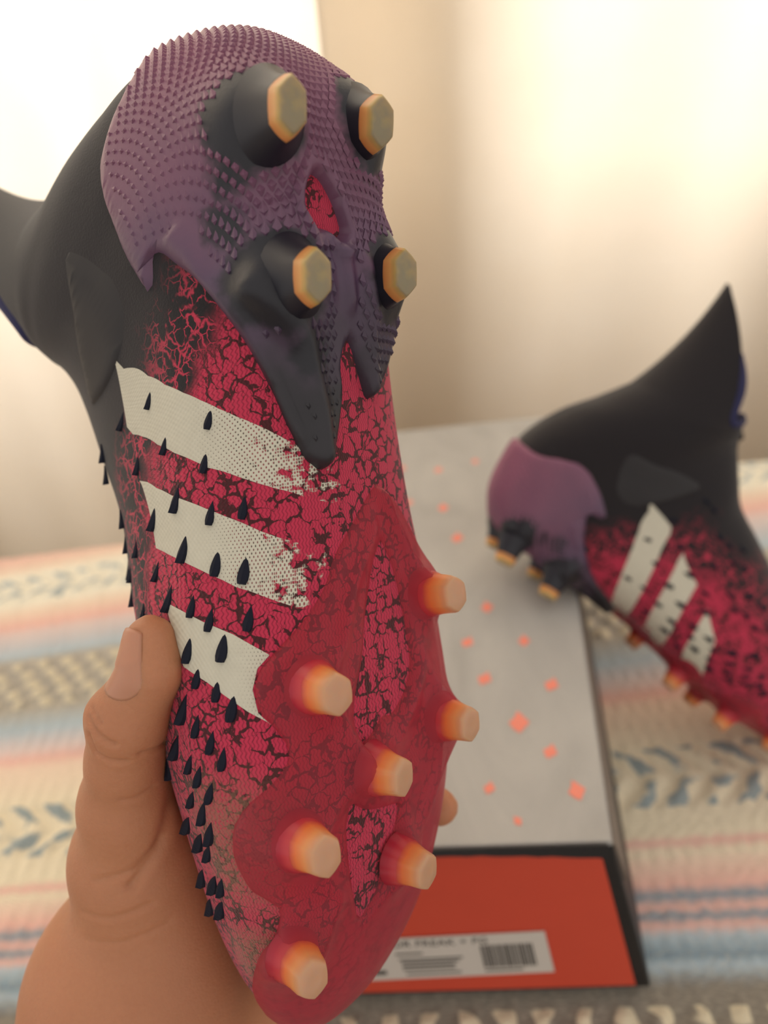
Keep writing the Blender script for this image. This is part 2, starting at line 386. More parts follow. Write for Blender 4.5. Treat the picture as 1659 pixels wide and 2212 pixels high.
SPIKES = [((8.87,.604),(8.68,.61)),((8.93,.649),(8.7,.663)),((8.26,.486),(8.12,.493)),((8.21,.58),(8.0,.589)),((7.86,.5),(7.67,.509)),((7.58,.563),(7.3,.577)),((7.41,.617),(7.12,.626)),((7.35,.494),(7.13,.504)),((7.35,.419),(7.15,.43)),((7.05,.554),(6.79,.567)),((6.9,.486),(6.67,.496)),((6.83,.42),(6.6,.433)),((6.65,.735),(6.43,.745)),((6.33,.76),(6.12,.765)),((6.76,.621),(6.58,.626)),((6.56,.594),(6.32,.606)),((6.49,.543),(6.33,.55)),((6.4,.503),(6.22,.513)),((6.42,.411),(6.23,.423)),((6.22,.473),(5.99,.487)),((6.16,.55),(5.94,.563)),((5.92,.537),(5.75,.549)),((5.84,.496),(5.67,.507)),((5.74,.46),(5.53,.477)),((5.66,.573),(5.4,.597)),((5.52,.551),(5.35,.564)),((5.42,.521),(5.25,.536)),((5.29,.5),(5.15,.511)),((5.16,.583),(4.98,.6)),((5.27,.613),(4.96,.629)),((5.1,.563),(4.92,.579)),((4.99,.541),(4.81,.559)),((4.8,.6),(4.62,.616)),((4.78,.571),(4.56,.591)),((4.42,.626),(4.17,.651)),((4.61,.564),(4.39,.584)),((4.39,.609),(4.14,.627)),((4.33,.59),(4.14,.609)),((3.89,.629),(3.6,.66)),((4.02,.597),(3.75,.62)),((4.05,.574),(3.85,.591)),((3.55,.636),(3.25,.675)),((3.75,.597),(3.48,.62)),((8.11,.629),(7.93,.631)),
 ((7.0,.68),(6.78,.685)),((6.3,.66),(6.1,.667)),((6.05,.64),(5.85,.65)),((5.8,.66),(5.58,.668)),((5.95,.71),(5.72,.716)),((5.5,.66),(5.28,.67)),((5.55,.73),(5.33,.735)),((5.2,.70),(4.98,.71)),((4.85,.67),(4.62,.68)),((8.75,.75),(8.55,.755)),((8.3,.76),(8.1,.765)),((7.4,.745),(7.2,.75)),((7.0,.76),(6.8,.765)),((6.6,.80),(6.4,.805))]
HEEL_STUDS = [((39, 28.5, 2), (42.9, 36.8, -15)), ((35, -2, 1), (38.9, 5, -15)), ((77, 24.5, 3), (79.6, 32.8, -15)), ((73.5, -8, 2), (75.5, -.9, -15))]
FORE_STUDS = [((180.8,29,4.2),(180,33,-11)),((167.2,-22.7,4.4),(165.6,-20,-11.5)),((206.4,-23.5,1.5),(206.2,-22,-12.5)),((208.9,12.8,.1),(209.3,12,-13)),((219.8,37.2,5),(218.5,41,-10.5)),((241.1,1.5,2.5),(241.9,2,-11)),((254.1,36.2,12.1),(254.5,41,-2))]

def stud_meshes():
    """shared stud meshes: flared base and faceted tip, axis +z, 16 mm tall"""
    out = {}
    def ringpts(z, a, b, hexk):
        r = []
        for i in range(30):
            th = 2 * math.pi * i / 30
            k = math.cos(math.pi / 6) / math.cos((th % (math.pi / 3)) - math.pi / 6)
            q = 1 + (k - 1) * hexk
            r.append((a * q * math.cos(th) * .001, b * q * math.sin(th) * .001, z * .001))
        return r
    def build(name, prof, mat, cap):
        V = []
        for z, a, b, hk in prof: V += ringpts(z, a, b, hk)
        F = grid_faces(len(prof), 30, True)
        if cap: V.append((0, 0, prof[-1][0] * .001 - .0002)); k = len(V) - 1; n0 = (len(prof) - 1) * 30; F += [(n0 + i, n0 + (i + 1) % 30, k) for i in range(30)]
        me = bpy.data.meshes.new(name); me.from_pydata(V, [], F); me.polygons.foreach_set('use_smooth', [True] * len(me.polygons)); me.materials.append(mat); me.update(); return me
    out['hb'] = build('stud', [(1, 14.5, 11.0, 0), (4.0, 12.2, 9.0, .1), (7, 10.3, 7.4, .25), (9.5, 9.3, 6.3, .45), (11.2, 8.8, 5.7, .6)], M_STUDBASE, False)
    out['ht'] = build('stud_tip', [(11.1, 8.8, 5.7, .6), (12.2, 8.5, 5.4, .7), (13.5, 8.2, 5.1, .8), (15.0, 7.8, 4.7, .8), (15.8, 7.2, 4.2, .75), (16.0, 6.5, 3.6, .7), (16.0, 3, 1.6, .5)], M_TIP_HEEL, True)
    out['fb'] = build('stud', [(2, 10.0, 9.6, 0), (4.5, 9.0, 8.6, .05), (6, 8.5, 8.0, .1), (7.5, 8.0, 7.4, .2)], M_FLARE, False)
    out['ft'] = build('stud_tip', [(7.4, 8.0, 7.4, .2), (9, 7.6, 7.0, .35), (11, 7.3, 6.5, .5), (14.4, 6.9, 6.0, .6), (15.6, 6.5, 5.5, .6), (16, 5.8, 4.8, .55), (16, 2.5, 2.1, .3)], M_TIP_FORE, True)
    return out
STUD = stud_meshes()
def spike_mesh():
    # a thorn: flush and pointed towards the heel, widening and rising to a blunt cut end; unit length along +x
    V = []; N = 7
    for i in range(N):
        u = i / (N - 1); w = .225 * math.sin(min(1, u / .78) * math.pi / 2) * (1 if u < .8 else 1 - (u - .8) * 1.6); h = .27 * u ** 1.2
        V += [(u, -w, -.05), (u, -w * .8, h * .55), (u, 0, h), (u, w * .8, h * .55), (u, w, -.05)]
    F = grid_faces(N, 5); F += [((N - 1) * 5 + 4, (N - 1) * 5 + 3, (N - 1) * 5 + 2, (N - 1) * 5 + 1, (N - 1) * 5)]
    me = bpy.data.meshes.new('spike'); me.from_pydata(V, [], F); me.materials.append(M_SPIKE); me.update()
    bm = bmesh.new(); bm.from_mesh(me); bmesh.ops.recalc_face_normals(bm, faces=bm.faces); bm.to_mesh(me); bm.free()
    return me
SPIKE = spike_mesh()

def build_boot(label, mirror, M, bend=0.0):
    root = empty('football_boot', label, 'boot', 'pair of spiked football boots', M)
    my = -1 if mirror else 1
    # upper
    s = np.concatenate([np.linspace(0, SMAX, 150), SMAX + np.linspace(.05, 1, 18)]); t = np.linspace(-1, 1, 161)[:-1]
    S, T = np.meshgrid(s, t, indexing='ij'); P = bent(surf(S, T).reshape(-1, 3), bend) * .001
    P[:, 1] *= my
    F = grid_faces(len(s), len(t), True); m = len(t)
    V = list(map(tuple, P)); V.append(tuple(P[:m].mean(0) + np.array([.0004, 0, 0]))); k = len(V) - 1
    F += [(k, (j + 1) % m, j) for j in range(m)]
    uv = np.concatenate([np.stack([S.ravel(), T.ravel()], 1), [[0, 0]]])
    up_ = mesh_obj('upper', V, F, M_UP, root, True, uv); recalc(up_)
    so = up_.modifiers.new('thickness', 'SOLIDIFY'); so.thickness = .0022; so.offset = -1; so.material_offset = 1; so.material_offset_rim = 1
    up_.data.materials.append(M_INNER)
    # collar rim along the front of the opening
    tt = np.linspace(.60, 1.4, 40); ring = []
    for a in tt:
        q = a if a <= 1 else a - 2
        ring.append(surf(18, q))
    ring = bent(np.array(ring), bend); V = []; R8 = 8
    for i, c in enumerate(ring):
        d = ring[min(i + 1, len(ring) - 1)] - ring[max(i - 1, 0)]; d /= np.linalg.norm(d); a = np.cross(d, (0, 0, 1.)); a /= np.linalg.norm(a); b = np.cross(d, a)
        r = 1.9 * min(1, .25 + .2 * min(i, len(ring) - 1 - i))
        for j in range(R8):
            th = 2 * math.pi * j / R8; v = (c + r * (a * math.cos(th) * .9 + b * 1.5 * math.sin(th))) * .001; V.append((v[0], v[1] * my, v[2]))
    recalc(mesh_obj('collar_rim', V, grid_faces(len(ring), R8, True), M_RIM, root))
    def mound(p, studs, r):
        m = np.zeros(len(p))
        for b, tip in studs: m = np.maximum(m, np.exp(-(np.linalg.norm((p - np.array(b)) * (.85, 1.15, .6), axis=1) / r) ** 2))
        return m
    # heel counter and heel plate in one moulding
    ridges = [([(9.2, .36), (8.6, .24), (8.0, .2), (7.55, .19)], 4.2, 4.0), ([(10.3, .52), (9.5, .47), (8.9, .39), (8.3, .32), (7.8, .26)], 1.9, 1.6), ([(9.3, -.02), (8.6, -.05), (8.15, -.06)], 2.6, 3.5), ([(9.0, .05), (9.4, .06), (9.55, .085)], 2.6, 3.0)]
    def hh(st, d):
        h = 2.2 * np.clip(d / 1.2, 0, 1) ** .6
        h = h + 8.0 * mound(surf(st[:, 0], st[:, 1]), HEEL_STUDS, 10.5) * np.clip(d / 3, 0, 1)
        for line, amp, w in ridges: h = h + amp * polyline_gauss(st, line, w) * np.clip(d / 2.0, 0, 1)
        dh, _ = poly_sdf(st * (KS, KT), [[(a * KS, b * KT) for a, b in HEEL_HOLE]])
        h = h + 1.6 * np.exp(-((dh - 2.2) / 1.6) ** 2)
        return h
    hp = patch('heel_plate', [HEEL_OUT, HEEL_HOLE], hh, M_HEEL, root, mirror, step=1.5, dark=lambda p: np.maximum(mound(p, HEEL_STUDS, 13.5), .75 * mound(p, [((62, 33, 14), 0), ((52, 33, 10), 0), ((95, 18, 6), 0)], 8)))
    # raised scales of the heel moulding
    lo, hi = np.array([7.4 * KS, -.62 * KT]), np.array([13.9 * KS, .62 * KT])
    pts = []
    sy = 3.1; sx = 2.45
    for i, u in enumerate(np.arange(lo[0], hi[0], sx)):
        for v in np.arange(lo[1] + (i % 2) * sy / 2, hi[1], sy): pts.append((u, v))
    pts = np.array(pts)
    d, ins = poly_sdf(pts, [[(a * KS, b * KT) for a, b in HEEL_OUT], [(a * KS, b * KT) for a, b in HEEL_HOLE]])
    st = pts / (KS, KT)
    p, n, du = frame(st[:, 0], st[:, 1]); n = n * NSIGN
    keep = ins & (d > 2.4) & (d < 60)
    for (b, tip) in HEEL_STUDS: keep &= np.linalg.norm((p - np.array(b)) * (1, 1.1, .8), axis=1) > 12
    keep &= ~((polyline_gauss(st, ridges[0][0], 3.0) > .5) | (polyline_gauss(st, ridges[1][0], 3.5) > .4))
    keep &= ~((st[:, 1] < .43) & (st[:, 1] > .24) & (st[:, 0] < 8.75))         # smooth outer face of the long prong
    keep &= ~((st[:, 1] < .12) & (st[:, 1] > .0) & (st[:, 0] < 9.4))
    hgt = hh(st, d)
    V = []; F = []
    for i in np.nonzero(keep)[0]:
        c = p[i] + n[i] * (hgt[i] - .12); x_ = du[i]; y_ = np.cross(n[i], x_); y_ /= np.linalg.norm(y_)
        side = np.clip((st[i, 0] - 6.5) / 2.5, .6, 1.0) * np.interp(abs(st[i, 1]), [.3, .5], [1.0, .72])
        L, Wd, Hh = 2.5 * side, 1.35 * side, 1.05 * side
        q = [c - x_ * L, c + y_ * Wd, c + x_ * L * .8, c - y_ * Wd, c + x_ * L * .35 + n[i] * Hh]
        k = len(V); V += [(a[0] * .001, a[1] * .001 * my, a[2] * .001) for a in q]
        F += [(k, k + 1, k + 4), (k + 1, k + 2, k + 4), (k + 2, k + 3, k + 4), (k + 3, k, k + 4)]
    sc = mesh_obj('scale_relief', V, F, M_HEEL, hp, False); sc['kind'] = 'stuff'; recalc(sc)
    # forefoot plate
    fr = [([(7.15, -.06), (6.7, -.13), (6.3, -.2), (6.1, -.25)], 2.2, 2.2), ([(6.9, .0), (6.5, .1), (6.0, .16), (5.75, .25)], 1.2, 2.5), ([(5.6, .2), (5.0, .12), (4.6, .28)], 1.6, 3.5), ([(4.9, .02), (5.2, -.06), (5.6, -.16), (5.0, -.25)], 1.2, 3.0), ([(4.4, .3), (3.9, .22), (3.5, .3)], 1.3, 3.5), ([(4.8, -.3), (4.2, -.15), (3.9, -.05)], 1.2, 3.5)]
    fr = [(l, a * 1.5, w * .85) for l, a, w in fr]
    def fh(st, d):
        h = 1.5 * np.clip(d / 1.2, 0, 1) ** .6
        h = h + 6.5 * mound(surf(st[:, 0], st[:, 1]), FORE_STUDS, 8.0) * np.clip(d / 3, 0, 1)
        for line, amp, w in fr: h = h + amp * polyline_gauss(st, line, w) * np.clip(d / 2.0, 0, 1)
        return h
    patch('forefoot_plate', [FORE_OUT, FORE_W1, FORE_W2], fh, M_PLATE, root, mirror, step=1.7)
    # smooth overlay panel around the ankle
    ap = patch('ankle_panel', [[(13.31,.624),(12.69,.623),(11.9,.623),(10.91,.619),(10.27,.62),(9.88,.63),(9.47,.687),(9.15,.771),(11.16,.729),(12.52,.671)]], lambda st, d: .9 * np.clip(d / 1.5, 0, 1), M_PANEL, root, mirror, step=2.5, bend=bend)
    # stripes
    for top, bot, (f0, f1) in STRIPES:
        o_ = top + bot[::-1]
        ta, ba = np.array(top), np.array(bot)
        if f1 < .7: ta, ba = ta[:6], ba[:6]
        def uvf(st, ta=ta, ba=ba, f0=f0, f1=f1):
            tm, bm_ = ta[:, 1], ba[:, 1]
            ft = np.interp(-st[:, 1], -tm, np.linspace(0, 1, len(tm))); fb = np.interp(-st[:, 1], -bm_, np.linspace(0, 1, len(bm_)))
            return np.stack([f0 + (f1 - f0) * (ft + fb) / 2, st[:, 0]], 1)
        patch('stripe', [o_], lambda st, d: np.full(len(st), .22), M_STRIPE, root, mirror, step=3.0, rim=.5, smooth=0, uvf=uvf, base=.12)
    # spikes
    for a, b in SPIKES:
        pa, pb = surf(*a), surf(*b); pm, n, _ = frame((a[0] + b[0]) / 2, (a[1] + b[1]) / 2); n = n * NSIGN
        x_ = pb - pa; L = np.linalg.norm(x_); x_ /= L; n = n - x_ * (n @ x_); n /= np.linalg.norm(n); y_ = np.cross(n, x_)
        L = min(max(L * 1.08, 6.2), 9.0)
        Mx = np.eye(4); 
        X, Y, Z = [np.array([v[0], v[1] * my, v[2]]) for v in (x_, y_, n)]
        if mirror: Y = -Y
        Mx[:3, 0] = X * L * .001; Mx[:3, 1] = Y * L * .001; Mx[:3, 2] = Z * L * .001; c = pm - x_ * L * .5; Mx[:3, 3] = np.array([c[0], c[1] * my, c[2]]) * .001
        o = obj_from('spike', SPIKE, root); o.matrix_local = Matrix(Mx.tolist())
    # studs
    for lst, kb, kt in ((HEEL_STUDS, 'hb', 'ht'), (FORE_STUDS, 'fb', 'ft')):
        for b, tip in lst:
            b = Vector((b[0], b[1] * my, b[2])); tip = Vector((tip[0], tip[1] * my, tip[2]))
            z_ = (tip - b); h = z_.length; z_.normalize(); x_ = (Vector((1, 0, 0)) - z_ * z_.x).normalized(); y_ = z_.cross(x_)
            k = h / 16
            rot = Matrix((x_, y_, z_)).transposed().to_4x4()
            kx = .82
            o = obj_from('stud', STUD[kb], root); o.matrix_local = Matrix.Translation(b * .001) @ rot @ Matrix.Diagonal((kx, kx, k, 1))
            obj_from('stud_tip', STUD[kt], o)
    return root

# boot poses: orthonormal axes given in the camera's own frame, carried into the world
def pose_world(X, Y, Z, origin_mm):
    m = Matrix(((X[0], Y[0], Z[0], origin_mm[0] * .001), (X[1], Y[1], Z[1], origin_mm[1] * .001), (X[2], Y[2], Z[2], origin_mm[2] * .001), (0, 0, 0, 1)))
    return CAM @ m
def pose_held():
    a, tl, le = np.radians([50.6, 4, -6])
    n = np.array([np.sin(a), 0, np.cos(a)]); T = np.array([np.sin(tl), -np.cos(tl) * np.cos(le), np.sin(le)]); T /= np.linalg.norm(T)
    n = n - T * (n @ T); n /= np.linalg.norm(n); Z = -n; Y = np.cross(Z, T)
    R = np.stack([T, Y, Z], 1); o = np.array([-3.24, -11.12, -225.0]) - R @ np.array([150, 0, 3.])
    return pose_world(T, Y, Z, o)
def pose_other():
    X = Vector((.782, -.623, -.085)).normalized(); Y = Vector((0, 0, -1.0)); Y = (Y - X * Y.dot(X)).normalized(); Z = X.cross(Y)
    rot = Matrix.Rotation(math.radians(10), 3, X); Y = rot @ Y; Z = rot @ Z
    d = 529.0
    o = (53.1, 12.0, -d)
    return pose_world(X, Y, Z, o)

# ------------------------------------------------------------------ the setting
def mat_curtain():
    t = NT('cream_curtain'); tc = t.n('TexCoord').outputs['Object']
    nz = t.n('TexNoise', None, Vector=tc, Scale=9.0, Detail=5.0).outputs[0]
    fn = t.n('TexNoise', None, Vector=t.n('Mapping', None, Vector=tc, Scale=(400, 400, 120)).outputs[0], Scale=1.0, Detail=2.0).outputs[0]
    c = t.mix(nz, col(236, 230, 221), col(232, 224, 212))
    df = t.n('BsdfDiffuse', None, Color=c); tr = t.n('BsdfTranslucent', None, Color=c)
    bn = t.bump(fn, .15, .001)
    t.t.links.new(bn, df.inputs['Normal'])
    return t.done(t.n('MixShader', None, Fac=.74, i1=df.outputs[0], i2=tr.outputs[0]).outputs[0])
M_CURT = mat_curtain()
M_WALL = simple('painted_wall', col(214, 196, 170), .9, .1, 30)
M_FLOOR = simple('dark_floor', col(110, 92, 76), .7, .3, 20)

# floor, wall with the window opening
fl = mesh_obj('floor', [(-2.5, -1.5, -.5), (2.5, -1.5, -.5), (2.5, 1.5, -.5), (-2.5, 1.5, -.5)], [(0, 1, 2, 3)], M_FLOOR, None, False); fl['kind'] = 'structure'
WY, SILL = 1.22, .27
bm = bmesh.new()
for lo, hi in (((-2.5, WY, -.5), (2.5, WY + .08, SILL)), ((-2.5, WY, 1.75), (2.5, WY + .08, 2.2)), ((-2.5, WY, SILL), (-1.5, WY + .08, 1.75)), ((1.2, WY, SILL), (2.5, WY + .08, 1.75))): box_mesh(bm, lo, hi)
me = bpy.data.meshes.new('wall_back'); bm.to_mesh(me); bm.free(); me.materials.append(M_WALL); w = obj_from('wall_back', me); w['kind'] = 'structure'
M_FRAME = simple('white_frame', col(225, 222, 214), .5)
bm = bmesh.new()
for lo, hi in (((-1.5, WY + .02, SILL), (1.2, WY + .07, SILL + .05)), ((-1.5, WY + .02, 1.70), (1.2, WY + .07, 1.75)), ((-1.5, WY + .02, SILL), (-1.45, WY + .07, 1.75)), ((1.15, WY + .02, SILL), (1.2, WY + .07, 1.75)), ((-.175, WY + .02, SILL), (-.135, WY + .07, 1.75))): box_mesh(bm, lo, hi)
me = bpy.data.meshes.new('window_1'); bm.to_mesh(me); bm.free(); me.materials.append(M_FRAME); w = obj_from('window_1', me); w['kind'] = 'structure'

def curtain(x0, x1, y0, label, folds, ph, lean):
    nx, nz = 220, 60; V = []; uv = []
    for j in range(nz):
        z = -.48 + 2.2 * j / (nz - 1)
        for i in range(nx):
            u = i / (nx - 1); x = x0 + (x1 - x0) * u
            y = y0 + .0997 * x
            for f, a, p in folds: y += a * math.sin(f * x + p + .25 * math.sin(z * 1.7 + f))
            y += .012 * math.sin(3.1 * z + 5 * x + ph)
            V.append((x + lean * (z - .3), y, z))
    o = mesh_obj('curtain', V, grid_faces(nz, nx), M_CURT)
    so = o.modifiers.new('cloth', 'SOLIDIFY'); so.thickness = .0012
    return tag(o, label, 'curtain', 'curtains across the window')
curtain(-2.0, .145, .935, 'bright backlit cream curtain panel hanging at the left behind the held boot', [(19, .026, .4), (41, .012, 1.2), (7, .02, 0)], 0, .0)
curtain(-.023, 2.0, .885, 'beige curtain panel hanging at the right above the grey shoebox and second boot', [(13, .026, 1.0), (29, .012, .3), (5, .02, 2)], 1, .0)

# ------------------------------------------------------------------ bed and blanket
def knit_height(x, q):
    h = .0011 * np.sin(x * 2 * np.pi / .011 + 2.0 * np.sin(q * 900)) * np.sin(q * 2 * np.pi / .008)
    for a, b in ((.140, .187), (.448, .510)):
        m = np.clip((q - a) / .005, 0, 1) * np.clip((b - q) / .005, 0, 1)
        row = np.floor((q - a) / .012)
        h = h + m * .005 * np.clip(np.sin(x * 2 * np.pi / .021 + row * 2.6), -.4, 1) * np.abs(np.sin((q - a) * np.pi / .012))
    for a, b in ((.303, .347), (.603, .65)):
        m = np.clip((q - a) / .004, 0, 1) * np.clip((b - q) / .004, 0, 1)
        h = h + m * .0022 * np.sin(x * 2 * np.pi / .024 + np.abs(q - (a + b) / 2) * 260)
    return h
def mat_blanket():
    t = NT('woven_blanket'); tcn = t.n('TexCoord'); U = tcn.outputs['UV']; us = t.n('SeparateXYZ', None, Vector=U).outputs
    wob = t.n('TexNoise', None, Vector=U, Scale=150.0, Detail=2.0).outputs[0]
    q = t.math('ADD', us[1], t.math('MULTIPLY', t.math('SUBTRACT', wob, .5), .006))
    q0, q1 = .15, .75
    CREAM, PEACH, PINK, LIL, BLUE, DBLU, GREY, WHT = col(240, 226, 196), col(242, 214, 190), col(238, 186, 172), col(224, 202, 196), col(178, 194, 202), col(130, 150, 162), col(136, 128, 116), col(246, 238, 216)
    bands = [(.15, GREY), (.196, GREY), (.200, col(140, 140, 136)), (.208, BLUE), (.213, DBLU), (.224, BLUE), (.229, PINK), (.2345, DBLU), (.2395, PINK), (.246, DBLU), (.2525, PINK), (.268, PEACH), (.273, CREAM), (.279, PINK), (.284, CREAM), (.347, CREAM), (.383, PEACH), (.392, PINK), (.402, LIL), (.424, BLUE), (.448, col(176, 168, 154)), (.512, col(178, 170, 158)), (.520, BLUE), (.553, LIL), (.565, PINK), (.585, PEACH), (.603, WHT), (.652, WHT), (.665, PEACH), (.69, PINK), (.72, WHT)]
    cc = t.ramp(t.math('DIVIDE', t.math('SUBTRACT', q, q0), q1 - q0), [((a - q0) / (q1 - q0), c) for a, c in bands])
    x = t.math('ADD', us[0], t.math('MULTIPLY', t.math('SUBTRACT', t.n('TexNoise', None, Vector=U, Scale=60.0, Detail=1.0).outputs[0], .5), .02))
    # blue leaf motifs in the cream bands
    def motif(a, b, colr, cc):
        m = t.math('MULTIPLY', t.math('GREATER_THAN', q, a), t.math('LESS_THAN', q, b))
        mid = (a + b) / 2
        w = t.math('SINE', t.math('ADD', t.math('MULTIPLY', x, 2 * math.pi / .024), t.math('MULTIPLY', t.math('ABSOLUTE', t.math('SUBTRACT', q, mid)), 260.0)))
        w2 = t.math('SINE', t.math('MULTIPLY', x, 2 * math.pi / .055))
        k = t.step(t.math('ADD', t.math('ADD', w, t.math('MULTIPLY', w2, .35)), t.math('MULTIPLY', t.math('SUBTRACT', t.n('TexNoise', None, Vector=U, Scale=70.0, Detail=2.0).outputs[0], .5), 5.0)), .0, .6)
        gap = t.step(t.math('ADD', t.math('ABSOLUTE', t.math('SUBTRACT', q, mid)), t.math('MULTIPLY', t.math('SUBTRACT', wob, .5), .012)), .002, .006)
        return t.mix(t.math('MULTIPLY', t.math('MULTIPLY', t.math('MULTIPLY', k, gap), m), .85), cc, colr)
    cc = motif(.303, .347, col(128, 150, 160), cc)
    cc = motif(.607, .648, col(170, 182, 184), cc)
    # cream tufts in the knotted bands
    def tuft(a, b, cc):
        m = t.math('MULTIPLY', t.math('GREATER_THAN', q, a), t.math('LESS_THAN', q, b))
        row = t.math('FLOOR', t.math('DIVIDE', t.math('SUBTRACT', us[1], a), .012))
        w = t.math('SINE', t.math('ADD', t.math('MULTIPLY', x, 2 * math.pi / .021), t.math('MULTIPLY', row, 2.6)))
        r2 = t.math('ABSOLUTE', t.math('SINE', t.math('MULTIPLY', t.math('SUBTRACT', us[1], a), math.pi / .012)))
        k = t.step(t.math('MULTIPLY', w, r2), .0, .35)
        return t.mix(t.math('MULTIPLY', t.math('MULTIPLY', k, m), .85), cc, col(232, 218, 186))
    cc = tuft(.140, .187, cc); cc = tuft(.448, .510, cc)
    fine = t.n('TexNoise', None, Vector=t.n('Mapping', None, Vector=U, Scale=(240, 700, 1)).outputs[0], Scale=1.0, Detail=3.0).outputs[0]
    cc = t.mix(t.math('MULTIPLY', t.step(fine, .45, .7), .35), cc, col(200, 188, 166))
    b = t.bsdf(cc, .95, Specular_IOR_Level=.1, Sheen_Weight=.2)
    t.t.links.new(t.bump(fine, .6, .0015), b.inputs['Normal'])
    return t.done(b.outputs[0])
xs = np.arange(-.85, .90, .0034); us_ = np.arange(-.45, 1.0, .0034)
us_ = us_[us_ > .02] if False else np.concatenate([np.arange(-.45, .1, .02), np.arange(.1, 1.05, .0034)])
X, Q = np.meshgrid(xs, us_)
ye = .690 + .080 * X + .006 * np.sin(X * 9) ; r = .035
flat = ye - r; over = np.clip(Q - flat, 0, None); ang = np.clip(over / r, 0, np.pi / 2); down = np.clip(over - r * np.pi / 2, 0, None)
Yb = np.minimum(Q, flat) + r * np.sin(ang); Zb = -r * (1 - np.cos(ang)) - down
kk = np.interp(Q, [.2, .33, .45, .62, .8], [-.045, 0, .045, .13, .12]); Qs = Q - X * kk
Hk = knit_height(X, Qs)
Zb = Zb + Hk * np.cos(ang) + .003 * np.sin(X * 13 + Q * 7) * np.cos(ang) ; Yb = Yb + Hk * np.sin(ang)
bl = mesh_obj('blanket', np.stack([X.ravel(), Yb.ravel(), Zb.ravel()], 1), grid_faces(len(us_), len(xs)), mat_blanket(), None, True, np.stack([X.ravel(), Qs.ravel()], 1))
tag(bl, 'woven blanket striped in cream, pink and dusty blue spread over the bed', 'blanket')
bm = bmesh.new(); vs = box_mesh(bm, (-.84, -.44, -.38), (.88, .60, -.012)); bmesh.ops.bevel(bm, geom=bm.edges[:], offset=.03, segments=3, affect='EDGES')
for v in bm.verts: v.co.y += .0997 * v.co.x * (v.co.y > .2)
me = bpy.data.meshes.new('mattress'); bm.to_mesh(me); bm.free(); me.materials.append(simple('mattress_cloth', col(220, 212, 200), .9))
bed = empty('bed', 'bed covered by the striped woven blanket', 'bed', None, Matrix.Translation((0, 0, -.5)))
mo = obj_from('mattress', me, bed); mo.matrix_parent_inverse = bed.matrix_world.inverted()
bm = bmesh.new(); box_mesh(bm, (-.84, -.44, -.5), (.88, .56, -.38)); me = bpy.data.meshes.new('bed_base'); bm.to_mesh(me); bm.free(); me.materials.append(simple('bed_base_wood', col(120, 90, 66), .6, .3, 40))
mo = obj_from('bed_base', me, bed); mo.matrix_parent_inverse = bed.matrix_world.inverted()

# ------------------------------------------------------------------ shoebox
def mat_lid():
    t = NT('grey_lid_card'); tc = t.n('TexCoord').outputs['Object']
    nz = t.n('TexNoise', None, Vector=t.n('Mapping', None, Vector=tc, Scale=(18, 9, 18)).outputs[0], Scale=1.0, Detail=4.0, Distortion=1.5).outputs[0]
    c = t.ramp(nz, [(.30, col(164, 160, 154)), (.5, col(173, 169, 163)), (.7, col(180, 176, 169))])
    b = t.bsdf(c, .42, Specular_IOR_Level=.5)
    return t.done(b.outputs[0])
M_LID = mat_lid(); M_BLACKCARD = simple('black_card', col(24, 22, 24), .5, .2, 40); M_ORANGE = simple('orange_card', col(206, 72, 48), .55, .12, 60)
M_LABEL = simple('paper_label', col(206, 198, 188), .6, .1, 40); M_INK = simple('label_ink', col(70, 66, 62), .7); M_SPOT = simple('orange_print', col(240, 140, 118), .6)
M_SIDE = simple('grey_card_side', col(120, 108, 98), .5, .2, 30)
box = empty('shoebox', 'large grey lidded shoebox with orange end panel lying on the blanket', 'box', None, Matrix.Translation((0, 0, 0)))
HB = .120
tFR, tBR, tBL, tFL = [Vector(p) for p in ((.096, .209, HB), (.159, .622, HB), (-.078, .614, HB), (-.142, .224, HB))]
bFR, bBR, bBL, bFL = [Vector(p) for p in ((.1225, .188, .008), (.182, .622, .008), (-.088, .617, .008), (-.152, .203, .008))]
def hexa(name, top, bot, mat, parent, bev=.001):
    V = list(top) + list(bot)
    o = mesh_obj(name, V, [(0, 1, 2, 3), (7, 6, 5, 4), (0, 4, 5, 1), (1, 5, 6, 2), (2, 6, 7, 3), (3, 7, 4, 0)], mat, parent, False); recalc(o)
    if bev:
        b = o.modifiers.new('edge', 'BEVEL'); b.width = bev; b.segments = 2
    return o
lp = lambda a, b, f: a + (b - a) * f
dn = Vector((0, 0, -.003))
mid = [lp(a, b, .03) for a, b in zip((tFR, tBR, tBL, tFL), (bFR, bBR, bBL, bFL))]
hexa('box_body', mid, [bFR, bBR, bBL, bFL], M_BLACKCARD, box, .0015)
lid = hexa('lid', [tFR, tBR, tBL, tFL], mid, M_LID, box, .001)
